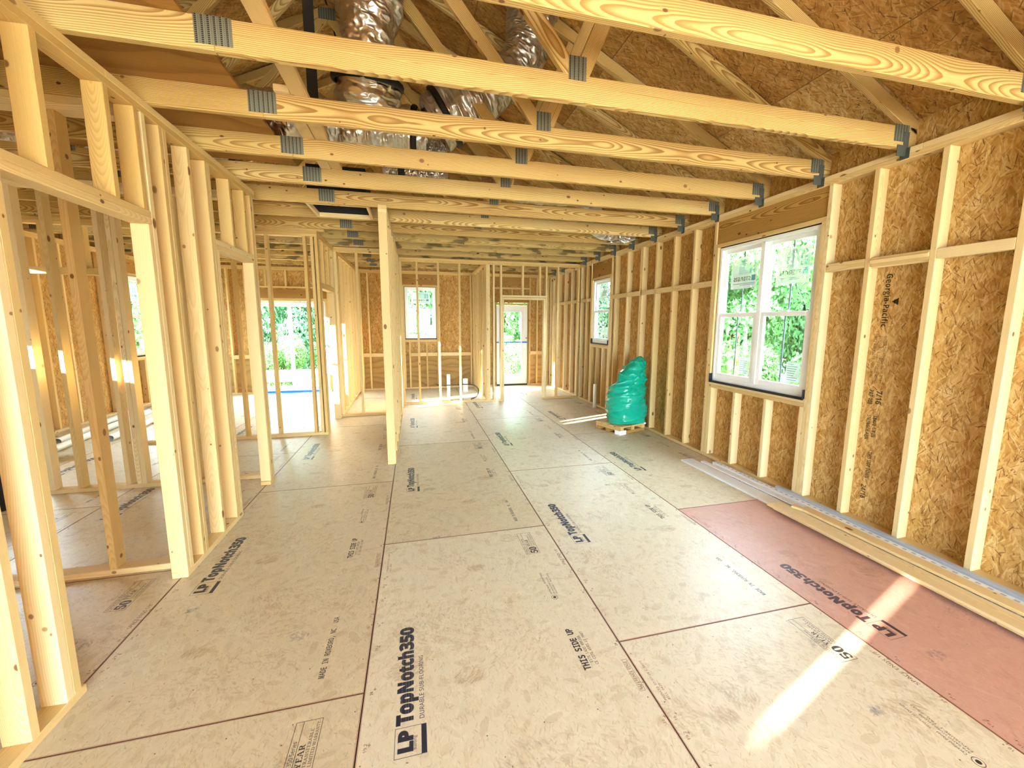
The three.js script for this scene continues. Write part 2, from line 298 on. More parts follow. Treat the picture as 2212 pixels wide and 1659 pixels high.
// ------------------------------------------------------------------ right wall
function panels(parent, axis, c0, c1, rects, mats, tex = 1.2) {
  for (const [a0, a1, y0, y1, name] of rects) {
    const m = axis === 'z' ? board(parent, name ?? 'sheathing_panel', c0, c1, y0, y1, a0, a1, mats, { ch: 0.001, tw: tex, tl: tex, axis: 1 }) : board(parent, name ?? 'sheathing_panel', a0, a1, y0, y1, c0, c1, mats, { ch: 0.001, tw: tex, tl: tex, axis: 1 });
    m.name = name ?? 'sheathing_panel';
  }
}
{
  const w = struct('wall_right', 'exterior stud wall sheathed in brown strand board with two windows', 'wall'), f = framer(w, 'z', XR, XR + D);
  const k = (n) => 0.0055 - 0.4064 * n;
  f.bottom(ZB, -3.0); f.bottom(-3.0, ZF);
  f.put('top_plate', ZB, -4.2, ST, ST + T); f.put('top_plate', -4.2, ZF, ST, ST + T); f.put('top_plate', ZB, -0.52, ST + T, PT); f.put('top_plate', -0.52, ZF, ST + T, PT);
  f.studs(range(1, 15, 1).map((n) => k(-n)));
  f.studs([0, 1, 2, 7, 8, 9, 10, 11, 12].map(k));
  f.studs([k(10) + T, k(8) + 0.02].slice(0, 1));
  // twin window opening
  f.studs([-1.152 + 0.0], T, ST, 'king_stud'); f.studs([-1.19], T, 2.44, 'jack_stud'); f.studs([-2.438], T, 2.44, 'jack_stud'); f.studs([-2.476], T, ST, 'king_stud');
  f.put('header', -2.438, -1.152, 2.478, ST, M.header, XR + 0.012, XR + D); f.put('header_plate', -2.438, -1.152, 2.44, 2.478);
  f.put('sill_plate', -2.4, -1.19, 0.882, 0.92); f.put('sill_plate', -2.4, -1.19, 0.844, 0.882);
  f.studs([k(4), k(5), -2.40, -1.228], T, 0.844, 'cripple_stud');
  // single window opening
  f.studs([-5.002], T, ST, 'king_stud'); f.studs([-5.04], T, 2.41, 'jack_stud'); f.studs([-5.808], T, 2.41, 'jack_stud'); f.studs([-5.846], T, ST, 'king_stud');
  f.put('header', -5.808, -5.002, 2.448, ST, M.header, XR + 0.012, XR + D); f.put('header_plate', -5.808, -5.002, 2.41, 2.448);
  f.put('sill_plate', -5.77, -5.04, 1.17, 1.208); f.put('sill_plate', -5.77, -5.04, 1.132, 1.17);
  f.studs([-5.77, -5.56, -5.30, -5.078], T, 1.132, 'cripple_stud');
  f.studs([-6.09, -6.36, -6.55, -6.9, -7.31, -7.72, -8.12, -8.36, -8.32]);
  const block = (a0, a1, y = 2.015) => f.put('blocking', a0, a1, y, y + 0.068, M.stud, XR, XR + 0.05);
  for (const n of [-4, -3, -2, -1, 0, 1]) block(k(n + 1) + T, k(n)); block(-1.114, k(2)); block(k(7) + T, -2.476);
  const split = block(k(2) + T, k(1), 2.01); split.rotation.z = 0.5; split.userData.label = 'split and twisted blocking';
  for (const n of [7, 8, 9, 10, 11]) block(k(n + 1) + T, k(n)); block(-4.964, k(12)); block(-6.052, -5.846); block(-6.36, -6.09 + T); block(-6.9 + T, -6.55); block(-7.31 + T, -6.9); block(-7.72 + T, -7.31); block(-8.12 + T, -7.72);
  panels(w, 'z', XR + D, XR + D + 0.011, [[k(-8), ZF, -0.3, 3.0], [k(-4), k(-8), -0.3, 3.0], [k(-1) + 0.019, k(-4), -0.3, 3.0], [-1.17, k(-1) + 0.019, -0.3, 3.0], [-2.42, -1.17, 2.45, 3.0], [-2.42, -1.17, -0.3, 0.90], [k(9), -2.42, -0.3, 3.0], [k(12), k(9), -0.3, 3.0], [-5.02, k(12), -0.3, 3.0], [-5.79, -5.02, 2.42, 3.0], [-5.79, -5.02, -0.3, 1.19], [-6.92, -5.79, -0.3, 3.0], [ZB - 0.1, -6.92, -0.3, 3.0]], M.osb);
}

const texStamp = canvasTex(192, 2048, (g, w, h) => {                // ink stamps on the sheathing, read from top to bottom
  g.clearRect(0, 0, w, h); g.fillStyle = 'rgba(40,22,8,0.85)'; g.save(); g.translate(w, 0); g.rotate(Math.PI / 2);
  const line = (t, x, y, cap, len, f = 'bold') => { g.save(); g.font = f + ' 100px sans-serif'; g.translate(x, y); g.scale(len / g.measureText(t).width, cap / 72); g.fillText(t, 0, 0); g.restore(); };
  line('Georgia-Pacific', 10, 120, 46, 440); g.beginPath(); g.moveTo(210, 10); g.lineTo(270, 10); g.lineTo(240, 60); g.fill();
  line('RATED SHEATHING 24/16 7/16', 520, 80, 22, 380, ''); line('EXPOSURE 1  SIZED FOR SPACING', 520, 120, 22, 400, ''); line('MILL 495  PS2-18  HUD-UM-40', 520, 160, 22, 360, '');
  line('7/16', 980, 90, 46, 120); line('PRP 108', 980, 150, 38, 130); line('LEAVE 1/8 IN', 1200, 90, 30, 190); line('STRENGTH AXIS', 1200, 140, 30, 220); line('THIS SIDE DOWN', 1520, 100, 34, 240); line('24/16', 1820, 120, 40, 130); g.restore();
});
{ const w = scene.getObjectByName('wall_right'), q = part(w, 'ink_stamp', new THREE.PlaneGeometry(0.17, 1.86), std({ map: texStamp, transparent: true, roughness: 0.8 }), [XR + D - 0.0006, 1.04, -0.68]); q.rotation.y = -Math.PI / 2; q.castShadow = false; }

// ------------------------------------------------------------------ back wall
{
  const w = struct('wall_back', 'exterior stud wall with window, glazed door and patio door, plywood along the bottom', 'wall'), f = framer(w, 'x', ZB - D, ZB, M.studWarm), c0 = ZB - D;
  f.bottom(-2.82, 1.0, M.stud); f.bottom(1.87, XR, M.stud); f.bottom(XL, -4.46, M.stud);
  f.top(XL, XR);
  // glazed door
  f.studs([0.955, 1.885], T, ST, 'king_stud'); f.studs([0.993, 1.847], T, 2.10, 'jack_stud');
  f.put('header', 0.993, 1.885, 2.10, 2.26, M.header); f.put('header', 0.993, 1.885, 2.47, ST, M.header); f.put('header_plate', 0.993, 1.885, 2.43, 2.47);
  f.studs([1.15, 1.42, 1.70], 2.26, 2.43, 'cripple_stud');
  f.studs([2.08, 2.28, 2.376], T, ST);
  // window over the bath
  f.studs([-1.255], T, ST, 'king_stud'); f.studs([-1.217], T, 2.44, 'jack_stud'); f.studs([-0.435], T, 2.44, 'jack_stud'); f.studs([-0.397], T, ST, 'king_stud');
  f.put('header', -1.217, -0.397, 2.478, ST, M.header); f.put('header_plate', -1.217, -0.397, 2.44, 2.478, M.studWarm);
  f.put('sill_plate', -1.179, -0.435, 1.17, 1.208); f.put('sill_plate', -1.179, -0.435, 1.132, 1.17);
  f.studs([-1.1, -0.88, -0.7], T, 1.132, 'cripple_stud');
  f.studs([-2.17, -2.0, -1.62, 0.11, 0.38], T, ST);
  // patio door
  f.studs([-2.86], T, ST, 'king_stud'); f.studs([-2.90], T, 2.06, 'jack_stud'); f.studs([-4.47], T, 2.06, 'jack_stud'); f.studs([-4.508], T, ST, 'king_stud');
  f.put('header', -4.47, -2.86, 2.12, 2.34, M.header); f.put('header_plate', -4.47, -2.86, 2.06, 2.12); f.put('header_plate', -4.47, -2.86, 2.34, 2.378);
  f.studs([-4.1, -3.7, -3.3], 2.378, ST, 'cripple_stud');
  f.studs([-2.45, -2.7, -4.85, -5.25, -5.66, -5.95], T, ST);
  for (const [a, b] of [[-2.132, -2.0], [-1.962, -1.62], [-1.582, -1.255], [-1.06, -0.88], [-0.842, -0.7], [-0.66, -0.435], [-0.36, 0.11], [0.148, 0.38], [1.923, 2.08], [2.118, 2.28], [-4.812, -4.508]]) f.put('blocking', a, b, 0.79, 0.875, M.stud, ZB - 0.04, ZB);
  const y0 = 0.83;
  panels(w, 'x', c0 - 0.011, c0, [[XL - 0.1, -4.45, y0, 3.0], [-4.45, -2.88, 2.08, 3.0], [-2.88, -1.2, y0, 3.0], [-1.2, -0.42, 2.45, 3.0], [-1.2, -0.42, y0, 1.19], [-0.42, 0.98, y0, 3.0], [0.98, 1.86, 2.11, 3.0], [1.86, XR + 0.1, y0, 3.0]], M.osb);
  panels(w, 'x', c0 - 0.011, c0, [[XL - 0.1, -4.45, -0.3, y0, 'plywood_panel'], [-2.88, -0.42, -0.3, y0, 'plywood_panel'], [-0.42, 0.98, -0.3, y0, 'plywood_panel'], [1.86, XR + 0.1, -0.3, y0, 'plywood_panel']], M.ply, 0.9);
  // gable above the plates
  const sh = new THREE.Shape([[XL - 0.1, 3.0], [XR + 0.1, 3.0], [RX, 5.06]].map((p) => new THREE.Vector2(...p)));
  part(w, 'gable_panel', new THREE.ExtrudeGeometry(sh, { depth: 0.011, bevelEnabled: false }).translate(0, 0, c0 - 0.011), M.osb[2]);
}

// ------------------------------------------------------------------ left wall (seen between the studs of the side rooms)
{
  const w = struct('wall_left', 'far exterior stud wall of the side rooms with windows', 'wall'), x0 = XL - D, f = framer(w, 'z', x0, XL), c = x0 - 0.011;
  f.bottom(ZB, ZF); f.top(ZB, ZF);
  const holes = [[-7.9, -7.0, 0.95, 2.44], [-5.27, -4.06, 0.95, 2.44], [-2.36, -1.66, 1.52, 1.80], [2.63, 2.79, 1.30, 1.74]];
  const inHole = (a) => holes.some(([p, q]) => a + T > p - 0.02 && a < q + 0.02);
  f.studs(range(ZB + 0.02, ZF - 0.1, 0.4064).filter((a) => !inHole(a)));
  for (const [p, q, y0, y1] of holes) {
    f.studs([p - 2 * T, q + T], T, ST, 'king_stud'); f.studs([p - T, q], T, y1, 'jack_stud');
    f.put('header', p - T, q + T, y1 + T, ST, M.header, x0, XL - 0.012); f.put('header_plate', p - T, q + T, y1, y1 + T); f.put('sill_plate', p, q, y0 - T, y0); f.put('sill_plate', p, q, y0 - 2 * T, y0 - T);
    f.studs(range(p, q - T, 0.3), T, y0 - 2 * T, 'cripple_stud');
  }
  const rects = []; let z = ZB - 0.1;
  for (const [p, q, y0, y1] of holes) { rects.push([z, p - 0.02, -0.3, 3.0], [p - 0.02, q + 0.02, -0.3, y0 - 0.02], [p - 0.02, q + 0.02, y1 + 0.01, 3.0]); z = q + 0.02; }
  rects.push([z, ZF + 0.1, -0.3, 3.0]);
  panels(w, 'z', c, c + 0.011, rects, M.osb);
}

// ------------------------------------------------------------------ front wall behind the camera, with the wide entry opening
{
  const w = struct('wall_front', 'front stud wall with a wide open entry', 'wall'), f = framer(w, 'x', ZF, ZF + D);
  f.bottom(XL, -2.25); f.bottom(2.2, XR); f.top(XL, XR);
  f.studs([2.238, 2.376, -2.326, ...range(XL, -2.4, 0.4064)]); f.studs([2.2, -2.288], T, 2.44, 'jack_stud');
  f.put('header', -2.288, 2.238, 2.44, ST, M.header);
  const sh = new THREE.Shape([[XL - 0.1, 3.0], [XR + 0.1, 3.0], [RX, 5.06]].map((p) => new THREE.Vector2(...p))); part(w, 'gable_panel', new THREE.ExtrudeGeometry(sh, { depth: 0.011, bevelEnabled: false }).translate(0, 0, ZF + D), M.osb[2]);  // unseen gable closed in to keep daylight out of the attic
  panels(w, 'x', ZF + D, ZF + D + 0.011, [[XL - 0.1, -4.4, -0.3, 3.0], [-4.4, -2.25, -0.3, 3.0], [2.2, XR + 0.1, -0.3, 3.0], [-2.25, 2.2, 2.44, 3.0]], M.osb);
}

// ------------------------------------------------------------------ partition between main room and side rooms
{
  const w = struct('wall_hall', 'open stud partition with two door openings along the side rooms', 'wall', [-2.415, 0, -0.6]), f = framer(w, 'z', -2.46, -2.371);
  f.bottom(-0.295, ZF); f.bottom(-1.965, -1.11); f.bottom(-2.76, -2.62);
  f.put('top_plate', -2.80, 0.2, ST, ST + T, M.studWarm); f.put('top_plate', -2.80, -0.9, ST + T, PT, M.studWarm); f.put('top_plate', -0.9, ZF, ST + T, PT, M.studWarm); f.put('top_plate', 0.2, ZF, ST, ST + T, M.studWarm);
  f.studs([0.25, 0.65, 1.06, 1.28, 1.66, 1.87, 2.28, 2.68, 3.1]);
  f.studs([-0.073]); f.studs([-0.233]); f.studs([-0.271], T, 2.125, 'jack_stud');
  f.put('header', -1.148, -0.233, 2.125, 2.163, M.stud); f.put('header', -1.148, -0.233, 2.163, 2.201, M.stud);
  f.studs([-0.515, -0.905, -1.125], 2.201, ST, 'cripple_stud', M.studWarm);
  f.studs([-1.148], T, 2.125, 'jack_stud'); f.studs([-1.186], T, ST, 'king_stud');
  f.studs([-1.345, -1.385, -1.65]); f.studs([-1.885, -1.923]); f.studs([-1.961], T, 2.125, 'jack_stud');
  f.put('header', -2.67, -1.923, 2.125, 2.163, M.stud); f.put('header', -2.67, -1.923, 2.163, 2.201, M.stud);
  f.studs([-2.27, -2.56], 2.201, ST, 'cripple_stud', M.studWarm);
  f.studs([-2.67], T, 2.125, 'jack_stud'); f.studs([-2.708, -2.746]);
}
// closet partitions and side rooms
{
  const w = struct('wall_closet', 'open stud partition of the closet beside the first door opening', 'wall'), f = framer(w, 'x', -1.33, -1.241, M.stud);
  f.bottom(XL, -2.46); f.top(XL, -2.46); f.studs([-2.50, -2.855, -3.26, -3.67, -4.08, -4.48, -4.89, -5.3, -5.7]);
  const w2 = struct('wall_bedroom', 'open stud partition behind the closet with a doubled post', 'wall'), g = framer(w2, 'x', -2.92, -2.831, M.stud);
  g.bottom(-4.30, -2.46); g.top(XL, -2.46); g.studs([-2.50, -3.1, -3.545, -3.585, -3.675, -4.05, -4.262]); g.put('header', XL, -4.262, 2.125, 2.201, M.stud); g.studs([-4.7, -5.1, -5.5], 2.201, ST, 'cripple_stud');
  const w3 = struct('wall_passage', 'open stud partition with a door opening in front of the patio door', 'wall'), h = framer(w3, 'x', -4.54, -4.451, M.studWarm);
  h.bottom(-4.5, -2.19); h.bottom(XL, -5.38); h.top(XL, -2.19); h.studs([-2.228, -2.28, -2.37, -2.83, -3.235, -3.64, -4.05, -4.46, -5.56, -5.42]);
  h.put('header', -5.42, -4.46, 2.15, 2.23, M.studWarm); h.studs([-5.2, -4.8], 2.23, ST, 'cripple_stud');
  h.put('sleeper', -2.9, -2.1, PT, PT + T, M.studWarm);
  const w4 = struct('wall_bath', 'open stud partition with a door opening beside the passage, sunlit at the far end', 'wall'), b = framer(w4, 'z', -2.279, -2.19, M.stud);
  b.bottom(-4.62, -4.54); b.bottom(ZB, -5.45); b.top(ZB, -4.54, M.studWarm); b.studs([-4.578]); b.studs([-4.616], T, 2.06, 'jack_stud'); b.put('header', -5.49, -4.578, 2.06, 2.098); b.put('header', -5.49, -4.578, 2.098, 2.136);
  b.studs([-4.85, -5.2], 2.136, ST, 'cripple_stud', M.studWarm); b.studs([-5.49], T, 2.06, 'jack_stud'); b.studs([-5.528, -5.66, -6.02, -6.42, -6.83, -7.24, -7.64, -8.05, -8.36]);
  const w5 = struct('wall_shower', 'short open stud partition between hall and centre wall', 'wall'), s = framer(w5, 'x', -5.69, -5.601, M.stud);
  s.bottom(-2.19, -1.29); s.top(-2.19, -1.29, M.studWarm); s.studs([-2.19, -1.87, -1.45, -1.328]);
}
// centre wall
{
  const w = struct('wall_center', 'open stud wall ending in a tall post in the middle of the room', 'wall'), f = framer(w, 'z', -1.289, -1.2, M.stud);
  f.bottom(-6.4, -2.96); f.top(-6.4, -2.96); f.studs([-2.998, -3.036, -3.36, -3.77, -4.17, -4.58, -4.98, -5.39, -5.58, -5.75, -6.12, -6.4]);
}
// far partition with door opening, and the wall behind it
{
  const w = struct('wall_kitchen', 'open stud partition with a door opening in front of the glazed door', 'wall'), f = framer(w, 'x', -6.489, -6.40, M.stud);
  f.bottom(-1.29, 0.80); f.bottom(1.63, XR); f.top(-1.29, XR, M.studWarm);
  f.studs([-1.289, -1.2, -0.905, -0.508, -0.104, 0.436, 0.474, 0.572]); f.studs([0.722], T, ST, 'king_stud'); f.studs([0.76], T, 2.06, 'jack_stud'); f.studs([1.63], T, 2.06, 'jack_stud'); f.studs([1.668], T, ST, 'king_stud');
  f.put('header', 0.76, 1.668, 2.06, 2.098); f.put('header', 0.76, 1.668, 2.106, 2.144);
  f.studs([1.17, 1.53], 2.144, ST, 'cripple_stud'); f.studs([1.92, 2.376]);
  const w2 = struct('wall_laundry', 'open stud partition beside the back window with closely set pale studs', 'wall'), g = framer(w2, 'z', 0.435, 0.524, M.stud);
  g.bottom(ZB, -6.489); g.top(ZB, -6.489, M.studWarm); g.studs([-6.55, -6.62, -6.93, -7.33, -7.74, -8.15, -8.39]);
}

// ------------------------------------------------------------------ roof trusses
const roofY = (x) => 3.045 + 0.48 * (4.204 - Math.abs(x - RX));
function beam(parent, name, x0, y0, x1, y1, wd, z0, mat, off = 0, th = T) {     // a board in the truss plane from (x0,y0) to (x1,y1); off shifts its axis sideways
  const L = Math.hypot(x1 - x0, y1 - y0), a = Math.atan2(y1 - y0, x1 - x0), m = part(parent, name, boardGeo(L, wd, th), Array.isArray(mat) ? pick(mat) : mat);
  m.position.set((x0 + x1) / 2 - Math.sin(a) * off - parent.position.x, (y0 + y1) / 2 + Math.cos(a) * off - parent.position.y, z0 + th / 2 - parent.position.z); m.rotation.z = a; return m;
}
const plateGeo = (x0, x1, y0, y1) => { const g = plainBox(x0, x1, y0, y1, 0, 0.002), P = g.attributes.position, U = g.attributes.uv; for (let i = 0; i < P.count; i++) U.setXY(i, (P.getX(i) - x0) / 0.15, (P.getY(i) - y0) / 0.13); return g; };
const plateA = plateGeo(-0.052, 0.052, 0.11, 0.232), plateB = plateGeo(-0.076, 0.076, 0.022, 0.142), plateC = plateGeo(-0.09, 0.09, -0.09, 0.03), plateD = plateGeo(-0.1, 0.03, 0.04, 0.15), plateE = plateGeo(-0.03, 0.1, 0.04, 0.15);
const tieGeo = (() => {       // bent steel strap: a foot on the plate, a neck and a wing on the chord
  const s = new THREE.Shape([[-0.055, -0.085], [0.02, -0.085], [0.045, -0.055], [0.045, 0.075], [0.0, 0.075], [0.0, -0.012], [-0.055, -0.012]].map((p) => new THREE.Vector2(...p)));
  return new THREE.ExtrudeGeometry(s, { depth: 0.003, bevelEnabled: false });
})();
{
  const B = PT, BH = 0.14;
  for (let k = -2; k <= 13; k++) {
    const z = -0.012 - 0.6096 * k - T;
    if (z < ZB - 0.02 || z > ZF) continue;
    const ORD = ['first', 'second', 'third', 'fourth', 'fifth', 'sixth', 'seventh', 'eighth', 'ninth', 'tenth', 'eleventh', 'twelfth'];
    const t = thing('roof_truss', k <= 5 ? `yellow pine roof truss, ${ORD[5 - k]} from the return air box towards the twin window side` : `${k >= 8 ? 'mould stained' : 'yellow pine'} roof truss, ${ORD[k - 6]} from the return air box towards the back wall`, 'roof truss', [RX, B, z], 0, 'roof trusses set in a row overhead');
    const mat = k >= 8 ? M.mold : M.truss, xe = XR + D, xw = XL - D;
    board(t, 'bottom_chord', RX, xe, B, B + BH, z, z + T, mat); board(t, 'bottom_chord', xw, RX, B, B + BH, z, z + T, mat);
    const vt = 0.0445;
    beam(t, 'top_chord', RX, roofY(RX) - 0.012, XR + 0.5, roofY(XR + 0.5) - 0.012, D, z, M.truss, -vt); beam(t, 'top_chord', RX, roofY(RX) - 0.012, XL - 0.5, roofY(XL - 0.5) - 0.012, D, z, M.truss, vt);
    for (const s of [1, -1]) {
      const bx = RX + s * 1.75, qx = RX + s * 2.19;
      beam(t, 'web', bx - s * 0.03, B + BH + 0.01, RX + s * 0.03, roofY(RX) - 0.14, D, z, M.truss); beam(t, 'web', bx + s * 0.03, B + BH + 0.01, qx, roofY(qx) - 0.12, D, z, M.truss);
      for (const zz of [z + T, z - 0.002]) part(t, 'connector_plate', plateA, M.plate, [s * 1.75, 0, zz - z]);
    }
    for (const zz of [z + T, z - 0.002]) {
      part(t, 'connector_plate', plateB, M.plate, [0, 0, zz - z]);
      part(t, 'connector_plate', plateC, M.plate, [0, roofY(RX) - B - 0.07, zz - z]);
      part(t, 'connector_plate', plateD, M.plate, [XR - RX - 0.02, 0, zz - z]);
      part(t, 'connector_plate', plateE, M.plate, [XL - RX + 0.02, 0, zz - z]);
    }
    const h = part(t, 'hurricane_tie', mergeGeometries([tieGeo.clone().translate(XR - RX - 0.03, 0.03, T + 0.002), plainBox(XR - RX - 0.004, XR - RX - 0.001, -0.07, 0.0, T - 0.03, T + 0.03)].map((g) => { const q = g.index ? g.toNonIndexed() : g; for (const n of Object.keys(q.attributes)) if (!['position', 'normal', 'uv'].includes(n)) q.deleteAttribute(n); return q; })), M.tie);
    h.userData.label = 'grey steel strap tying the truss to the plate';
  }
}
// roof sheathing
{
  const r = struct('roof', 'strand board roof sheathing seen from below between the trusses', 'roof');
  for (const s of [1, -1]) { const q = part(r, 'light_block_felt', boardGeo(5.3, 0.004, ZF - ZB + 0.7, 0.001), M.dark), d = 2.65; q.position.set(RX + s * Math.cos(Math.atan(0.48)) * d, roofY(RX) - Math.sin(Math.atan(0.48)) * d + 0.0165, (ZF + ZB) / 2); q.rotation.z = -s * Math.atan(0.48); }  // dark sheet added over the panels so no sky light leaks through
  const ang = Math.atan(0.48), rowL = 1.2192, colL = 2.4384, full = (4.204 + 0.55) / Math.cos(ang);
  for (const s of [1, -1]) for (let i = 0; i < 5; i++) for (let j = 0; j < 8; j++) {
    const d0 = full - i * rowL, d1 = Math.max(0.01, d0 - rowL), L = d0 - d1 - 0.004; if (L < 0.1) continue;
    const shift = i % 2 ? 1.2192 : 0, zn = ZF + 0.3 - j * colL + shift, z0 = Math.max(zn - colL, ZB - 0.3) + 0.002, z1 = Math.min(zn, ZF + 0.4) - 0.002; if (z1 - z0 < 0.1) continue;
    const m = part(r, 'roof_panel', boardGeo(L, 0.0115, z1 - z0, 0.001, 1.2, 1.2, 2), pick(M.roof)), dm = (d0 + d1) / 2;
    m.position.set(RX + s * Math.cos(ang) * dm, roofY(RX) - Math.sin(ang) * dm + 0.006, (z0 + z1) / 2); m.rotation.z = -s * ang;
  }
}

// ------------------------------------------------------------------ windows and doors (local x along the wall, y up, z towards the room)
const frameGeo = (w, h, t, z0, z1, b = t) => mergeGeometries([plainBox(0, t, 0, h, z0, z1), plainBox(w - t, w, 0, h, z0, z1), plainBox(t, w - t, h - t, h, z0, z1), plainBox(t, w - t, 0, b, z0, z1)]);
const texSticker = canvasTex(256, 256, (g, w, h) => {
  g.fillStyle = '#e9f1f6'; g.fillRect(0, 0, w, h); g.save(); g.translate(w, 0); g.scale(-1, 1);           // printed to be read from outside
  g.fillStyle = '#c5d6e2'; g.fillRect(8, 10, 170, 130); g.fillStyle = '#9db6cb'; g.fillRect(70, 20, 90, 20); for (let i = 0; i < 6; i++) g.fillRect(80, 52 + i * 14, 96, 3);
  g.fillStyle = '#7fa4cc'; g.beginPath(); g.arc(48, 48, 26, Math.PI, 0); g.fill(); g.fillRect(22, 52, 52, 80); g.fillStyle = '#e9f1f6'; g.fillRect(46, 22, 4, 110); g.fillRect(22, 88, 52, 4);
  g.fillStyle = '#2e6fc4'; g.fillRect(14, 152, 36, 44); g.fillStyle = '#1b2430'; g.font = 'bold 44px sans-serif'; g.fillText('STERGIS', 58, 192); g.fillStyle = '#7a8896'; g.fillRect(14, 212, 220, 5); g.fillRect(14, 224, 150, 4);
  g.restore();
});
const texNote = canvasTex(128, 128, (g) => { g.fillStyle = '#dfeaf2'; g.fillRect(0, 0, 128, 128); g.fillStyle = '#7690a8'; for (let i = 0; i < 8; i++) g.fillRect(10, 10 + i * 15, 60 + ((i * 37) % 45), 5); });
const matSticker = std({ map: texSticker, roughness: 0.5, transparent: true, opacity: 0.75 }), matNote = std({ map: texNote, roughness: 0.5, transparent: true, opacity: 0.75 });
let wn = 0;
function sashUnit(g, ox, w, h, sticker, muntin = true) {
  const t = 0.042, half = h / 2;
  const add = (name, y, hh, z0, z1, bt) => {
    const s = part(g, name, frameGeo(w, hh, t, z0, z1, bt), M.vinyl, [ox, y, 0]);
    part(s, 'pane', plainBox(t, w - t, bt, hh - t, (z0 + z1) / 2 - 0.002, (z0 + z1) / 2 + 0.002), M.glass);
    if (muntin) part(s, 'muntin', plainBox(w / 2 - 0.008, w / 2 + 0.008, bt, hh - t, z0 + 0.004, z0 + 0.009), M.muntin);
    return s;
  };
  const up = add('upper_sash', half - 0.02, half + 0.02, -0.088, -0.058, t), lo = add('lower_sash', 0, half + 0.02, -0.056, -0.026, t * 1.3);
  part(lo, 'sash_lock', plainBox(w / 2 - 0.03, w / 2 + 0.03, half + 0.02, half + 0.032, -0.056, -0.03), M.vinyl);
  if (sticker) {
    const p = (par, nm, x0, x1, y0, y1, mt, z) => { const q = part(par, nm, new THREE.PlaneGeometry(x1 - x0, y1 - y0), mt, [(x0 + x1) / 2, (y0 + y1) / 2, z]); return q; };
    p(up, 'sticker', w * 0.18, w * 0.84, half * 0.42, half * 0.88, matSticker, -0.0765); p(lo, 'sticker', w * 0.62, w * 0.88, 0.08, 0.26, matNote, -0.0445);
  }
}
function makeWindow(label, pos, turn, w, h, units, sticker = true, flash = true) {
  const g = struct('window_' + (++wn), label, 'window', pos); g.rotation.y = turn;
  const ft = 0.032, gap = 0.012;
  part(g, 'frame', frameGeo(w - 2 * gap, h - gap * 1.5, ft, -0.105, -0.022, 0.045), M.vinyl, [-w / 2 + gap, 0.006, 0]);
  const inner = w - 2 * gap - 2 * ft, mw = units > 1 ? 0.05 : 0, uw = (inner - mw * (units - 1)) / units;
  for (let i = 0; i < units; i++) { sashUnit(g, -inner / 2 + i * (uw + mw), uw, h - gap * 1.5 - ft - 0.045, sticker); if (i) part(g, 'mullion', plainBox(-mw / 2, mw / 2, 0.05, h - 0.05, -0.1, -0.018), M.vinyl, [-inner / 2 + i * (uw + mw) - mw / 2, 0, 0]); }
  for (const o of g.children) if (o.name.endsWith('sash')) o.position.y += 0.05;
  if (flash) {
    part(g, 'sill_flashing', mergeGeometries([plainBox(-w / 2 + 0.002, w / 2 - 0.002, 0.0, 0.007, -0.1, 0.012), plainBox(-w / 2 + 0.002, w / 2 - 0.002, -0.012, 0.012, 0.004, 0.016), plainBox(-w / 2 + 0.001, -w / 2 + 0.012, 0, 0.09, -0.1, 0.016), plainBox(w / 2 - 0.012, w / 2 - 0.001, 0, 0.08, -0.1, 0.016)]), M.black).userData.label = 'black flexible sill flashing';
    part(g, 'black_edge_strip', mergeGeometries([plainBox(-w / 2 + 0.001, -w / 2 + 0.011, 0, h - 0.001, -0.1, -0.03), plainBox(-w / 2 + 0.001, w / 2 - 0.002, h - 0.011, h - 0.001, -0.1, -0.03), plainBox(w / 2 - 0.011, w / 2 - 0.001, 0, h - 0.001, -0.1, -0.03)]), M.black);  // black strips down both sides and across the head of the opening
  }
  return g;
}
makeWindow('large white twin double-hung window with maker stickers in the strand board wall', [XR, 0.92, -1.795], -Math.PI / 2, 1.21, 1.52, 2);
makeWindow('narrow white double-hung window beside the green bag', [XR, 1.208, -5.405], -Math.PI / 2, 0.73, 1.202, 1);
makeWindow('white double-hung window in the back wall seen through the studs', [-0.807, 1.208, ZB], 0, 0.744, 1.232, 1);
makeWindow('white window of the side room seen between the left studs', [XL, 0.95, -4.665], Math.PI / 2, 1.21, 1.49, 2);
makeWindow('white window at the far end of the side room', [XL, 0.95, -7.45], Math.PI / 2, 0.9, 1.49, 1);
for (const [label, pos, w, h, ft] of [['low wide fixed window of the side room closet', [XL, 1.52, -2.01], 0.7, 0.28, 0.05], ['small fixed slit window of the front side room', [XL, 1.30, 2.71], 0.16, 0.44, 0.06]]) {
  const g = struct('window_' + (++wn), label, 'window', pos); g.rotation.y = Math.PI / 2;
  part(g, 'frame', frameGeo(w - 0.004, h - 0.004, ft, -0.1, -0.05, 0.03), M.vinyl, [-w / 2 + 0.002, 0.002, 0]); part(g, 'pane', plainBox(-w / 2 + ft, w / 2 - ft, 0.03, h - ft, -0.077, -0.073), M.glass);
}
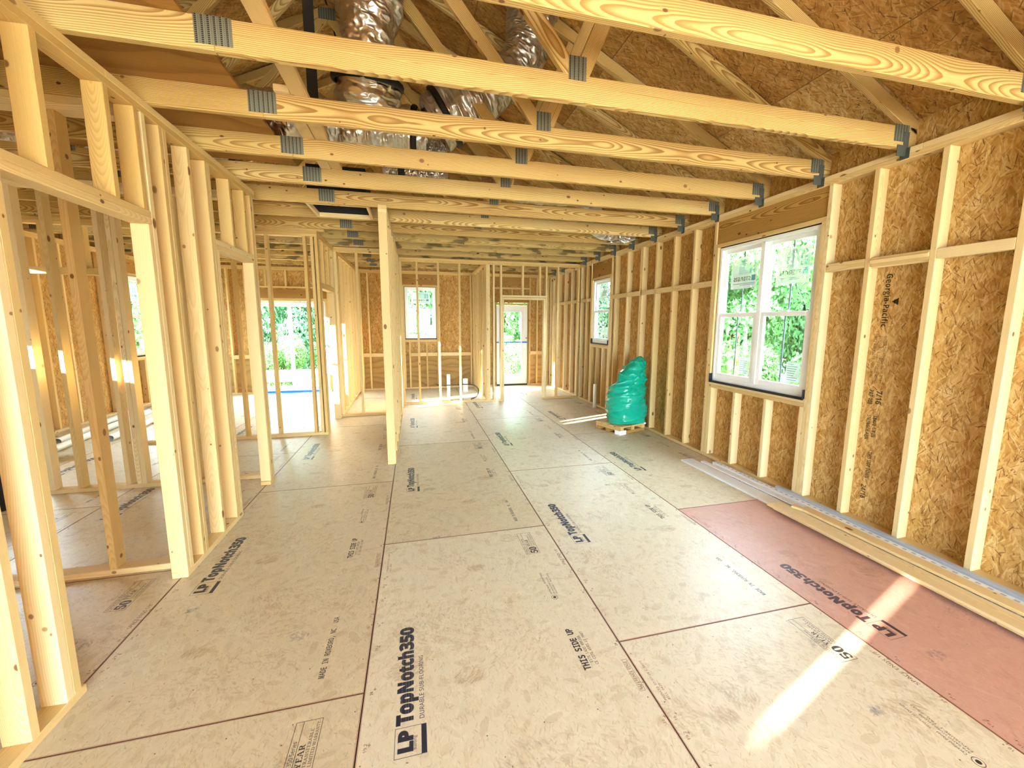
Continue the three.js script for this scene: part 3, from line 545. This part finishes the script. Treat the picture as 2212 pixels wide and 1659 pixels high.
{ // glazed back door
  const g = struct('door_1', 'white back door with tall glass panel and a strip of blue tape', 'door', [1.44, 0, ZB]);
  const w = 0.80, h = 2.03, s = new THREE.Shape([[-w / 2, 0.03], [w / 2, 0.03], [w / 2, h], [-w / 2, h]].map((p) => new THREE.Vector2(...p)));
  s.holes.push(new THREE.Path([[-0.315, 0.28], [-0.315, 1.87], [0.25, 1.87], [0.25, 0.28]].map((p) => new THREE.Vector2(...p))));
  for (const y of [1.0, 0.86]) { const p = new THREE.Path(); p.absarc(0.335, y, 0.027, 0, Math.PI * 2, true); s.holes.push(p); }
  const slab = part(g, 'door_slab', new THREE.ExtrudeGeometry(s, { depth: 0.044, bevelEnabled: false, curveSegments: 20 }).translate(0, 0, -0.085), M.door);
  part(slab, 'glass_frame', frameGeo(0.605, 1.63, 0.022, -0.092, -0.034), M.door, [-0.335, 0.26, 0]);
  part(slab, 'pane', plainBox(-0.315, 0.25, 0.28, 1.87, -0.066, -0.062), M.glass);
  part(g, 'door_frame', mergeGeometries([plainBox(-0.43, -0.405, 0, 2.085, -0.1, 0.0), plainBox(0.405, 0.43, 0, 2.085, -0.1, 0.0), plainBox(-0.43, 0.43, 2.04, 2.085, -0.1, 0.0)]), M.studWarm[1]);
  part(g, 'threshold', plainBox(-0.405, 0.405, 0.0, 0.035, -0.1, -0.01), M.black);
  part(g, 'blue_tape', plainBox(-0.42, 0.43, 1.09, 1.125, -0.038, -0.036), M.tape);
  part(g, 'latch_cap', plainBox(0.36, 0.425, 1.2, 1.225, -0.04, -0.01), M.header[0]);
}
{ // patio slider
  const g = struct('door_2', 'white sliding patio door seen through the stud walls', 'door', [-3.66, 0, ZB]);
  part(g, 'door_frame', frameGeo(1.52, 2.05, 0.04, -0.11, 0.0, 0.03), M.vinyl, [-0.76, 0, 0]);
  for (const [x0, z0] of [[-0.72, -0.06], [-0.03, -0.1]]) { const p = part(g, 'sliding_panel', frameGeo(0.75, 1.97, 0.06, z0, z0 + 0.035, 0.09), M.vinyl, [x0, 0.03, 0]); part(p, 'pane', plainBox(0.06, 0.69, 0.09, 1.91, z0 + 0.015, z0 + 0.019), M.glass); if (z0 < -0.08) part(p, 'pull_handle', plainBox(0.015, 0.04, 0.85, 1.1, z0 + 0.03, z0 + 0.06), M.vinyl); }
  part(g, 'blue_tape', mergeGeometries([plainBox(-0.7, 0.7, 0.0, 0.004, 0.0, 0.14), plainBox(-0.7, 0.7, 0.01, 0.05, -0.004, 0.001)]), M.tape);
  for (const y of [1.06, 0.9]) part(g, 'blue_tape', plainBox(0.62, 0.8, y, y + 0.03, 0.0, 0.003), M.tape);
}

// ------------------------------------------------------------------ attic: deck, brace, ducts
{
  const d = thing('attic_deck', 'stained plywood deck laid over the trusses beside the ducts', 'attic deck', [-2.9, 2.94, -0.6]);
  board(d, 'plywood_sheet', -3.5, -1.905, 2.94, 2.958, -2.42, -0.0, M.deckPly, { ch: 0.001, tw: 1.1, tl: 1.1, axis: 2 }); board(d, 'plywood_sheet', -3.5, -1.905, 2.94, 2.958, 0.004, 2.4, M.deckPly, { ch: 0.001, tw: 1.1, tl: 1.1, axis: 2 });
  const d2 = thing('attic_deck', 'small plywood deck over the trusses next to the return air box', 'attic deck', [-2.4, 2.94, -3.4]);
  board(d2, 'plywood_sheet', -3.4, -2.05, 2.94, 2.958, -4.3, -3.06, M.deckPly, { ch: 0.001, tw: 1.1, tl: 1.1, axis: 0 });
  const b = thing('lateral_brace', 'flat pine brace nailed across the tops of the bottom chords', 'brace', [-1.585, 2.94, -1]);
  board(b, 'brace_board', -1.63, -1.54, 2.94, 2.978, -2.46, 2.2, M.stud); board(b, 'brace_board', -1.72, -1.635, 2.94, 2.978, -2.46, -1.2, M.stud);
}
function ductGeo(pts, rad, wrinkle, n = 90, m = 36, s = 3) {     // crumpled foil sleeve round a path
  const c = new THREE.CatmullRomCurve3(pts.map((p) => new THREE.Vector3(...p))), fr = c.computeFrenetFrames(n, false), ns = noiser(s), pos = [], uv = [], idx = [], L = c.getLength();
  for (let i = 0; i <= n; i++) { const t = i / n, p = c.getPointAt(t), R = typeof rad === 'function' ? rad(t) : rad; for (let j = 0; j <= m; j++) { const a = j / m * Math.PI * 2, f = 1 + wrinkle * ((ns(j % m / 2.2, i / 3, 16, 60) - 0.5) + 0.7 * (ns(j % m / 1.1 + 3, i / 1.2, 33, 120) - 0.5)); const v = p.clone().addScaledVector(fr.normals[i], Math.cos(a) * R * f).addScaledVector(fr.binormals[i], Math.sin(a) * R * f); pos.push(v.x, v.y, v.z); uv.push(j / m, t * L / 1.2); } }
  for (let i = 0; i < n; i++) for (let j = 0; j < m; j++) { const a = i * (m + 1) + j, b = a + m + 1; idx.push(a, b, a + 1, b, b + 1, a + 1); }
  const g = new THREE.BufferGeometry(); g.setAttribute('position', new THREE.Float32BufferAttribute(pos, 3)); g.setAttribute('uv', new THREE.Float32BufferAttribute(uv, 2)); g.setIndex(idx); g.computeVertexNormals(); return g;
}
{
  const loc = (o, pts) => pts.map(([x, y, z]) => [x - o[0], y - o[1], z - o[2]]);
  const duct = (name, label, o, pts, r, wr, mat, straps = []) => {
    const t = thing(name, label, 'duct', o); part(t, 'sleeve', ductGeo(loc(o, pts), r, wr, 90, 36, Math.round(pts[0][0] * 100) + 900), mat);
    const c = new THREE.CatmullRomCurve3(loc(o, pts).map((p) => new THREE.Vector3(...p)));
    for (const q of straps) { const p = c.getPointAt(q), tg = c.getTangentAt(q), R = (typeof r === 'function' ? r(q) : r) * 1.06, m = part(t, 'strap', new THREE.TorusGeometry(R, 0.016, 8, 40), M.black, p.toArray()); m.quaternion.setFromUnitVectors(new THREE.Vector3(0, 0, 1), tg); m.scale.z = 1.6; }
    return t;
  };
  duct('flex_duct', 'foil wrapped flexible duct hanging down onto the trunk with two black straps', [-1.2, 3.1, -1.6], [[-1.16, 4.35, -1.75], [-1.17, 3.95, -1.6], [-1.2, 3.55, -1.55], [-1.22, 3.2, -1.62], [-1.22, 3.08, -1.66]], (t) => 0.19 + 0.03 * Math.cos(t * 14), 0.2, M.foil, [0.36, 0.86]);
  { const hs = thing('duct_hanger', 'black hanger strap dropping from the roof beside the hanging duct', 'strap', [-1.6, 2.98, -1.7]); part(hs, 'strap', plainBox(-0.035, 0.035, 0.0, 1.7, -0.003, 0.003), M.black); }
  duct('flex_duct', 'foil wrapped flexible duct bending down from the roof to the trunk', [-0.3, 3.1, -2.0], [[0.06, 4.5, -1.95], [0.08, 4.1, -1.95], [0.0, 3.8, -1.96], [-0.25, 3.55, -2.0], [-0.52, 3.38, -2.05], [-0.66, 3.3, -2.08], [-0.74, 3.24, -2.1]], (t) => 0.2 + 0.03 * Math.sin(t * 9), 0.16, M.film, [0.93]);
  duct('trunk_duct', 'wide crumpled foil trunk duct lying across the trusses', [-1.8, 2.95, -2.14], [[-2.9, 3.19, -2.14], [-2.3, 3.19, -2.14], [-1.6, 3.2, -2.14], [-1.0, 3.19, -2.13], [-0.8, 3.18, -2.12]], 0.175, 0.24, M.foil, [0.95]);
  duct('flex_duct', 'thin foil duct lying far back across the trusses', [0.5, 2.95, -3.0], [[-0.2, 3.1, -3.05], [0.2, 3.04, -3.0], [0.6, 3.03, -3.02], [1.0, 3.04, -3.05], [1.3, 3.06, -3.2]], 0.09, 0.2, M.foil);
  duct('flex_duct', 'foil duct over the side rooms', [-3.4, 2.95, -2.6], [[-4.4, 3.12, -2.5], [-3.8, 3.1, -2.7], [-3.1, 3.1, -2.75], [-2.5, 3.1, -2.75]], 0.15, 0.24, M.foil);
  const p = thing('plenum_box', 'foil faced duct box resting on the trusses behind the trunk', 'duct box', [-0.9, 2.945, -2.7]);
  part(p, 'box', boardGeo(0.6, 0.34, 0.5, 0.01, 0.6, 0.6), M.foil, [0, 0.17, 0]); part(p, 'strap', plainBox(-0.16, -0.1, -0.002, 0.345, -0.255, 0.255), M.black);
  const bt = thing('register_boot', 'silver register boot with flex duct above the far window', 'duct boot', [1.95, 2.80, -4.05]);
  part(bt, 'boot', mergeGeometries([plainBox(-0.02, 0.27, 0.0, 0.18, -0.16, -0.15), plainBox(-0.02, 0.27, 0.0, 0.18, 0.15, 0.16), plainBox(-0.02, -0.01, 0, 0.18, -0.16, 0.16), plainBox(0.26, 0.27, 0, 0.18, -0.16, 0.16), plainBox(-0.02, 0.27, 0.17, 0.18, -0.16, 0.16)]), M.foil);
  part(bt, 'sleeve', ductGeo([[-0.02, 0.12, 0], [-0.2, 0.14, 0.02], [-0.4, 0.2, 0.1]], 0.12, 0.22, 40, 30, 12), M.foil);
  const rb = thing('return_air_box', 'dark return air opening in a pale frame between two trusses', 'air return', [-1.7, 2.80, -3.39]);
  part(rb, 'frame', frameGeo(0.62, 0.56, 0.028, 0, 0.05).rotateX(Math.PI / 2), M.stud[0], [-0.31, 0.052, -0.28]);
  part(rb, 'lining', mergeGeometries([plainBox(-0.29, -0.28, 0.05, 0.4, -0.255, 0.255), plainBox(0.28, 0.29, 0.05, 0.4, -0.255, 0.255), plainBox(-0.28, 0.28, 0.05, 0.4, -0.255, -0.245), plainBox(-0.28, 0.28, 0.05, 0.4, 0.245, 0.255)]), M.dark); part(rb, 'filter', plainBox(-0.28, 0.28, 0.3, 0.32, -0.245, 0.245), M.black);
}

// ------------------------------------------------------------------ things in the room
{ // pallet
  const g = thing('pallet', 'small two-deck wooden pallet with a white label under the green bag', 'pallet', [2.02, 0, -3.77], 0.32);
  const W = 0.52, top = 0.118;
  for (let i = 0; i < 4; i++) part(g, 'deck_board', boardGeo(W, 0.016, 0.1), pick(M.stud), [0, top - 0.008, -0.2 + i * 0.1333]);
  for (const x of [-0.22, 0, 0.22]) part(g, 'stringer', boardGeo(0.07, 0.05, 0.5), pick(M.studWarm), [x, 0.077, 0]);
  for (const z of [-0.2, 0, 0.2]) part(g, 'base_board', boardGeo(W, 0.046, 0.09), pick(M.header), [0, 0.029, z]);
  part(g, 'foot', boardGeo(0.09, 0.01, 0.5), M.header[1], [-0.2, 0.005, 0]); part(g, 'foot', boardGeo(0.09, 0.01, 0.5), M.header[1], [0.2, 0.005, 0]);
  part(g, 'label_sheet', mergeGeometries([plainBox(-0.265, -0.14, 0.0, 0.062, 0.248, 0.252), plainBox(-0.268, -0.262, 0.0, 0.062, 0.15, 0.252)]), M.label);
}
{ // green bag: rings of a sagging sack with a twisted, leaning top
  const n = 110, m = 120, ns = noiser(44), n2 = noiser(45), pos = [], idx = [];
  const prof = [[0, 0.22, 0], [0.015, 0.285, 0], [0.1, 0.3, 0], [0.25, 0.315, -0.005], [0.4, 0.305, 0.0], [0.5, 0.285, 0.01], [0.56, 0.262, 0.025], [0.61, 0.235, 0.05], [0.66, 0.225, 0.07], [0.74, 0.21, 0.09], [0.82, 0.18, 0.12], [0.9, 0.13, 0.16], [0.95, 0.08, 0.185], [0.975, 0.035, 0.195], [0.985, 0.002, 0.2]];
  const look = (t) => { const q = t * (prof.length - 1), i = Math.min(prof.length - 2, Math.floor(q)), f = q - i, s = f * f * (3 - 2 * f); return prof[i].map((v, k) => v + (prof[i + 1][k] - v) * (k === 0 ? f : s)); };
  for (let i = 0; i <= n; i++) { const [y, R, sx] = look(i / n); for (let j = 0; j <= m; j++) {
    const a = (j % m) / m * Math.PI * 2, upper = sstep(0.48, 0.6, y);
    const fold = (1 - Math.abs(2 * ns(a / 6.2832 * 7 + y * 9, y * 8, 7, 50) - 1)) ** 3 * 0.1 + (1 - Math.abs(2 * n2(a / 6.2832 * 13 - y * 15, y * 14, 13, 90) - 1)) ** 4 * 0.07;
    const da = (a - 1.75) * 0.27, dy = y - 0.6, rho = Math.hypot(da, dy), th = Math.atan2(dy, da);          // creases gathered at one pinch
    const tuck = 0.1 * Math.exp(-rho / 0.16) * (Math.abs(Math.sin(th * 4.5 + rho * 9)) - 0.5) - 0.16 * Math.exp(-((rho / 0.05) ** 2)) - 0.1 * Math.exp(-(((y - 0.63 - 0.05 * Math.cos(a - 1)) / 0.03) ** 2)) * (0.5 + 0.5 * Math.cos(a - 2.6)) + upper * 0.12 * Math.max(0, Math.cos(a - 3.0)) ** 2 * Math.exp(-(((y - 0.72) / 0.06) ** 2));
    const r = R * (1 + (fold - 0.05) * (1 + upper) + tuck + 0.05 * Math.sin(a * 2 + 1 + y * 3) + 0.03 * Math.sin(a * 3 + y * 9));
    pos.push(sx + Math.cos(a) * r * 0.93, y + 0.02 * (ns(a / 6.2832 * 6, y * 9 + 3, 6, 40) - 0.5) * sstep(0, 0.1, y), Math.sin(a) * r * 0.8);
  } }
  for (let i = 0; i < n; i++) for (let j = 0; j < m; j++) { const a = i * (m + 1) + j, b = a + m + 1; idx.push(a, b, a + 1, b, b + 1, a + 1); }
  let g = new THREE.BufferGeometry(); g.setAttribute('position', new THREE.Float32BufferAttribute(pos, 3)); g.setIndex(idx); g = mergeVertices(g, 1e-5); g.computeVertexNormals();
  const bag = thing('plastic_bag', 'bright green plastic sack slumped on the pallet against the wall', 'bag', [2.09, 0.119, -3.74]);
  part(bag, 'sack', g, M.bag);
  part(bag, 'white_tag', plainBox(0.2, 0.23, 0.0, 0.022, 0.16, 0.19), M.label);
}
{ // boards along the right wall
  const lay = (name, label, x0, z0, x1, z1, w, y0, h, mat, group) => { const L = Math.hypot(x1 - x0, z1 - z0), t = thing(name, label, 'board', [(x0 + x1) / 2, y0, (z0 + z1) / 2], Math.atan2(x1 - x0, z1 - z0), group); const b = part(t, 'board', boardGeo(w, h, L, 0.002), mat, [0, h / 2, 0]); return t; };
  lay('trim_board', 'widest flat white trim board with its far end bare on the floor', 2.098, -2.31, 2.145, 0.9, 0.15, 0, 0.018, M.trimWhite);
  lay('trim_board', 'narrow white trim board on top of the widest one', 2.205, -2.17, 2.26, 1.2, 0.05, 0.0185, 0.014, M.trimWhite);
  lay('trim_board', 'grooved white trim board second from the wall', 2.262, -2.08, 2.255, 1.2, 0.055, 0.0, 0.017, M.trimWhite);
  const v = lay('soffit_strip', 'perforated white strip lying beside the bottom plate', 2.325, -2.12, 2.318, 1.3, 0.06, 0.0, 0.032, M.trimWhite);
  for (let i = 0; i < 60; i++) { const q = part(v, 'slot', plainBox(-0.009, 0.009, 0, 0.0012, -0.012, 0.012), M.trimGrey, [0, 0.0316, -1.66 + i * 0.055]); q.castShadow = false; }
  lay('angle_strip', 'grey metal angle strip pressed against the bottom plate', 2.382, -1.35, 2.375, 1.3, 0.045, 0.0, 0.05, M.trimGrey);
  const grp = undefined;
  lay('lumber_board', 'lowest pale pine board of the stack on the red sheet', 2.035, -1.0, 2.06, 1.5, 0.12, 0.0185, 0.02, M.stud[0], grp);
  lay('lumber_board', 'middle pale pine board jutting out past the stack', 2.02, -1.04, 2.06, 1.5, 0.145, 0.039, 0.018, M.stud[4], grp);
  lay('lumber_board', 'pale pine board beside the trim on top of the stack', 2.145, -0.87, 2.19, 1.5, 0.09, 0.0575, 0.02, M.stud[5], grp);
  lay('lumber_board', 'short pine offcut wedged between stack and trim', 2.1, -0.93, 2.13, -0.84, 0.05, 0.0575, 0.019, M.stud[1], grp);
}
const pipeGeo = (r, h, t = 0.004) => new THREE.LatheGeometry([[r - t, 0], [r, 0], [r, h], [r - t, h], [r - t, 0]].map((p) => new THREE.Vector2(...p)), 28);
{
  const stub = (label, x, z, r, h) => { const t = thing('drain_pipe', label, 'pipe', [x, 0, z]); part(t, 'pipe', pipeGeo(r, h), M.pvc); part(t, 'floor_collar', pipeGeo(r + 0.006, 0.012, 0.008), M.pvc); return t; };
  stub('white plastic pipe stub rising from the floor beside the right wall', 2.33, -5.35, 0.03, 0.45);
  stub('tall white plastic pipe stub behind the far stud partition', -0.31, -6.7, 0.035, 0.54);
  stub('short wide white pipe stub near the back wall', 0.16, -7.75, 0.06, 0.3);
  const t = thing('water_line', 'thin dark water line bending across the white pipe stubs down to the floor', 'pipe', [0, 0, -6.75]);
  part(t, 'tube', new THREE.TubeGeometry(new THREE.CatmullRomCurve3([[-0.56, 0.34, 0.1], [-0.3, 0.325, 0.1], [0.0, 0.33, 0.1], [0.2, 0.31, 0.1], [0.3, 0.22, 0.1], [0.27, 0.08, 0.1], [0.14, 0.011, 0.1]].map((p) => new THREE.Vector3(...p))), 60, 0.011, 8), M.pex);
  for (const [i, [x0, z0, x1, z1, lb]] of [[-5.27, -4.33, -5.5, -6.6, 'white conduit pipe nearest the black bucket'], [-4.95, -4.75, -5.16, -7.1, 'white conduit pipe second from the left wall'], [-5.5, -4.72, -5.8, -6.9, 'white conduit pipe closest to the far left wall']].entries()) {
    const q = thing('conduit_pipe', lb, 'pipe', [x0, 0.0, z0]), L = Math.hypot(x1 - x0, z1 - z0), m = part(q, 'pipe', pipeGeo(0.042, L), M.pvc, [0, 0.042, 0]); m.quaternion.setFromUnitVectors(new THREE.Vector3(0, 1, 0), new THREE.Vector3(x1 - x0, 0, z1 - z0).normalize());
  }
  const bucket = (label, x, z, r, h) => { const b = thing('bucket', label, 'bucket', [x, 0, z]); part(b, 'pail', new THREE.LatheGeometry([[0, 0], [r * 0.86, 0], [r, h], [r + 0.012, h], [r + 0.012, h + 0.012], [r - 0.006, h + 0.012], [r * 0.84, 0.01], [0, 0.01]].map((p) => new THREE.Vector2(...p)), 32), M.black); part(b, 'handle', new THREE.TorusGeometry(r, 0.004, 6, 24, Math.PI), M.tie, [0, h - 0.02, 0]).rotation.x = 1.2; };
  bucket('black bucket beside the white conduit pipes', -5.2, -4.08, 0.11, 0.3); bucket('black bucket on the closet floor behind the first doorway', -4.45, -2.6, 0.15, 0.36);
  const c = thing('power_cable', 'thin black cable hanging behind the door post of the first opening', 'cable', [-2.5, 0.5, -1.3]);
  part(c, 'cable', new THREE.TubeGeometry(new THREE.CatmullRomCurve3([[-0.03, 1.62, -0.05], [0.0, 1.2, 0.0], [-0.01, 0.8, 0.02], [0.01, 0.4, 0.0], [0.0, 0.05, -0.02]].map((p) => new THREE.Vector3(...p))), 50, 0.007, 8), M.black); part(c, 'staple', plainBox(-0.02, 0.02, 0.78, 0.795, 0.0, 0.03), M.black);
}

// ------------------------------------------------------------------ outside
{
  const gr = struct('ground', 'grass around the house and a pale patch added to bounce light indoors', 'ground');
  part(gr, 'grass', plainBox(-90, 90, -0.75, -0.66, -90, 90), M.grass); part(gr, 'bounce_sand', plainBox(-16, 7.5, -0.75, -0.65, 3.0, 45), M.bounce_sand);  // pale unseen patch added in front to bounce light into the house
  const dk = thing('back_deck', 'pale plank deck outside the patio door', 'deck', [-3.6, -0.65, -9.6]);
  for (let i = 0; i < 12; i++) board(dk, 'plank', -5.2, -2.0, -0.14, -0.11, -8.56 - i * 0.15 - 0.142, -8.56 - i * 0.15, M.deckWood); for (const x of [-5.0, -3.6, -2.2]) board(dk, 'post', x, x + 0.09, -0.65, -0.14, -10.2, -10.1, M.stud);
  board(dk, 'rail', -5.2, -2.0, 0.0, 0.32, -10.42, -10.38, M.stud[0]);
}
const crown = (s, n) => {
  const save = seed; seed = s; const pos = [], nor = [];
  const blobs = Array.from({ length: 13 }, () => [rr(-0.6, 0.6), rr(-0.75, 0.75), rr(-0.6, 0.6), rr(0.3, 0.5)]);
  for (let i = 0; i < n; i++) {
    const b = pick(blobs), d = new THREE.Vector3(rr(-1, 1), rr(-1, 1), rr(-1, 1)).normalize(), R = b[3] * (0.55 + 0.5 * Math.sqrt(rnd())), c = new THREE.Vector3(b[0], b[1], b[2]).addScaledVector(d, R);
    const u = new THREE.Vector3(rr(-1, 1), rr(-1, 1), rr(-1, 1)).normalize(), v = new THREE.Vector3().crossVectors(u, d).normalize(), s1 = rr(0.022, 0.055), s2 = s1 * 0.5;
    const q = [c.clone().addScaledVector(u, -s1), c.clone().addScaledVector(v, s2), c.clone().addScaledVector(u, s1), c.clone().addScaledVector(v, -s2)], nn = new THREE.Vector3().crossVectors(q[1].clone().sub(q[0]), q[2].clone().sub(q[0])).normalize();
    for (const k of [0, 1, 2, 0, 2, 3]) { pos.push(q[k].x, q[k].y, q[k].z); nor.push(nn.x, nn.y, nn.z); }
  }
  seed = save; const g = new THREE.BufferGeometry(); g.setAttribute('position', new THREE.Float32BufferAttribute(pos, 3)); g.setAttribute('normal', new THREE.Float32BufferAttribute(nor, 3)); return g;
};
{
  const crowns = [crown(501, 15000), crown(502, 15000), crown(503, 15000)], trunk = new THREE.CylinderGeometry(0.09, 0.16, 1, 10).translate(0, 0.5, 0);
  const tree = (x, z, r, h, side) => {
    const t = thing('tree', 'leafy green tree growing ' + side, 'tree', [x, -0.65, z], rnd() * 6.28, 'trees ' + side);
    const a = part(t, 'foliage', pick(crowns), pick(M.leaf), [0, h * 0.55, 0]); a.scale.set(r, h * 0.46, r); a.userData.kind = 'stuff';
    const b = part(t, 'trunk', trunk, M.bark); b.scale.set(1, h * 0.5, 1);
  };
  const bush = (x, z, side) => { const t = thing('bush', 'low leafy bush ' + side, 'bush', [x, -0.65, z], rnd() * 6.28, 'bushes ' + side); const a = part(t, 'foliage', pick(crowns), pick(M.leaf), [0, 0.75, 0]); a.scale.set(0.8, 0.95, 0.8); a.userData.kind = 'stuff'; part(t, 'stem', trunk, M.bark).scale.set(0.25, 0.7, 0.25); };
  const R = 'outside the right wall windows', K = 'behind the back door and back window', Lf = 'far off on the left side';
  for (let row = 0; row < 3; row++) for (let i = 0; i < 5; i++) tree(8.2 + row * 4.9 + rr(-0.2, 0.2), 0.5 - i * 4.4 - row * 2.2, 1.85, 5.2 + row * 1.6 + rr(-0.5, 0.6), R);
  for (let row = 0; row < 2; row++) for (let i = 0; i < 5; i++) tree(-13.0 + i * 3.9 + row * 1.95, -15.6 - row * 4.6 + rr(-0.05, 0.05), 1.66, 5.6 + row * 2.2 + rr(-0.5, 0.6), K);
  for (let i = 0; i < 7; i++) bush(5.4 + rr(-0.2, 0.2), 0.4 - i * 1.9, R);
  for (let i = 0; i < 6; i++) bush(-5.2 + i * 1.9, -12.6 + rr(-0.2, 0.2), K);
  for (let i = 0; i < 5; i++) tree(-24 - (i % 2) * 5, -2 - i * 4.6, 1.9, 4.0, Lf);
}

renderer.render(scene, camera);
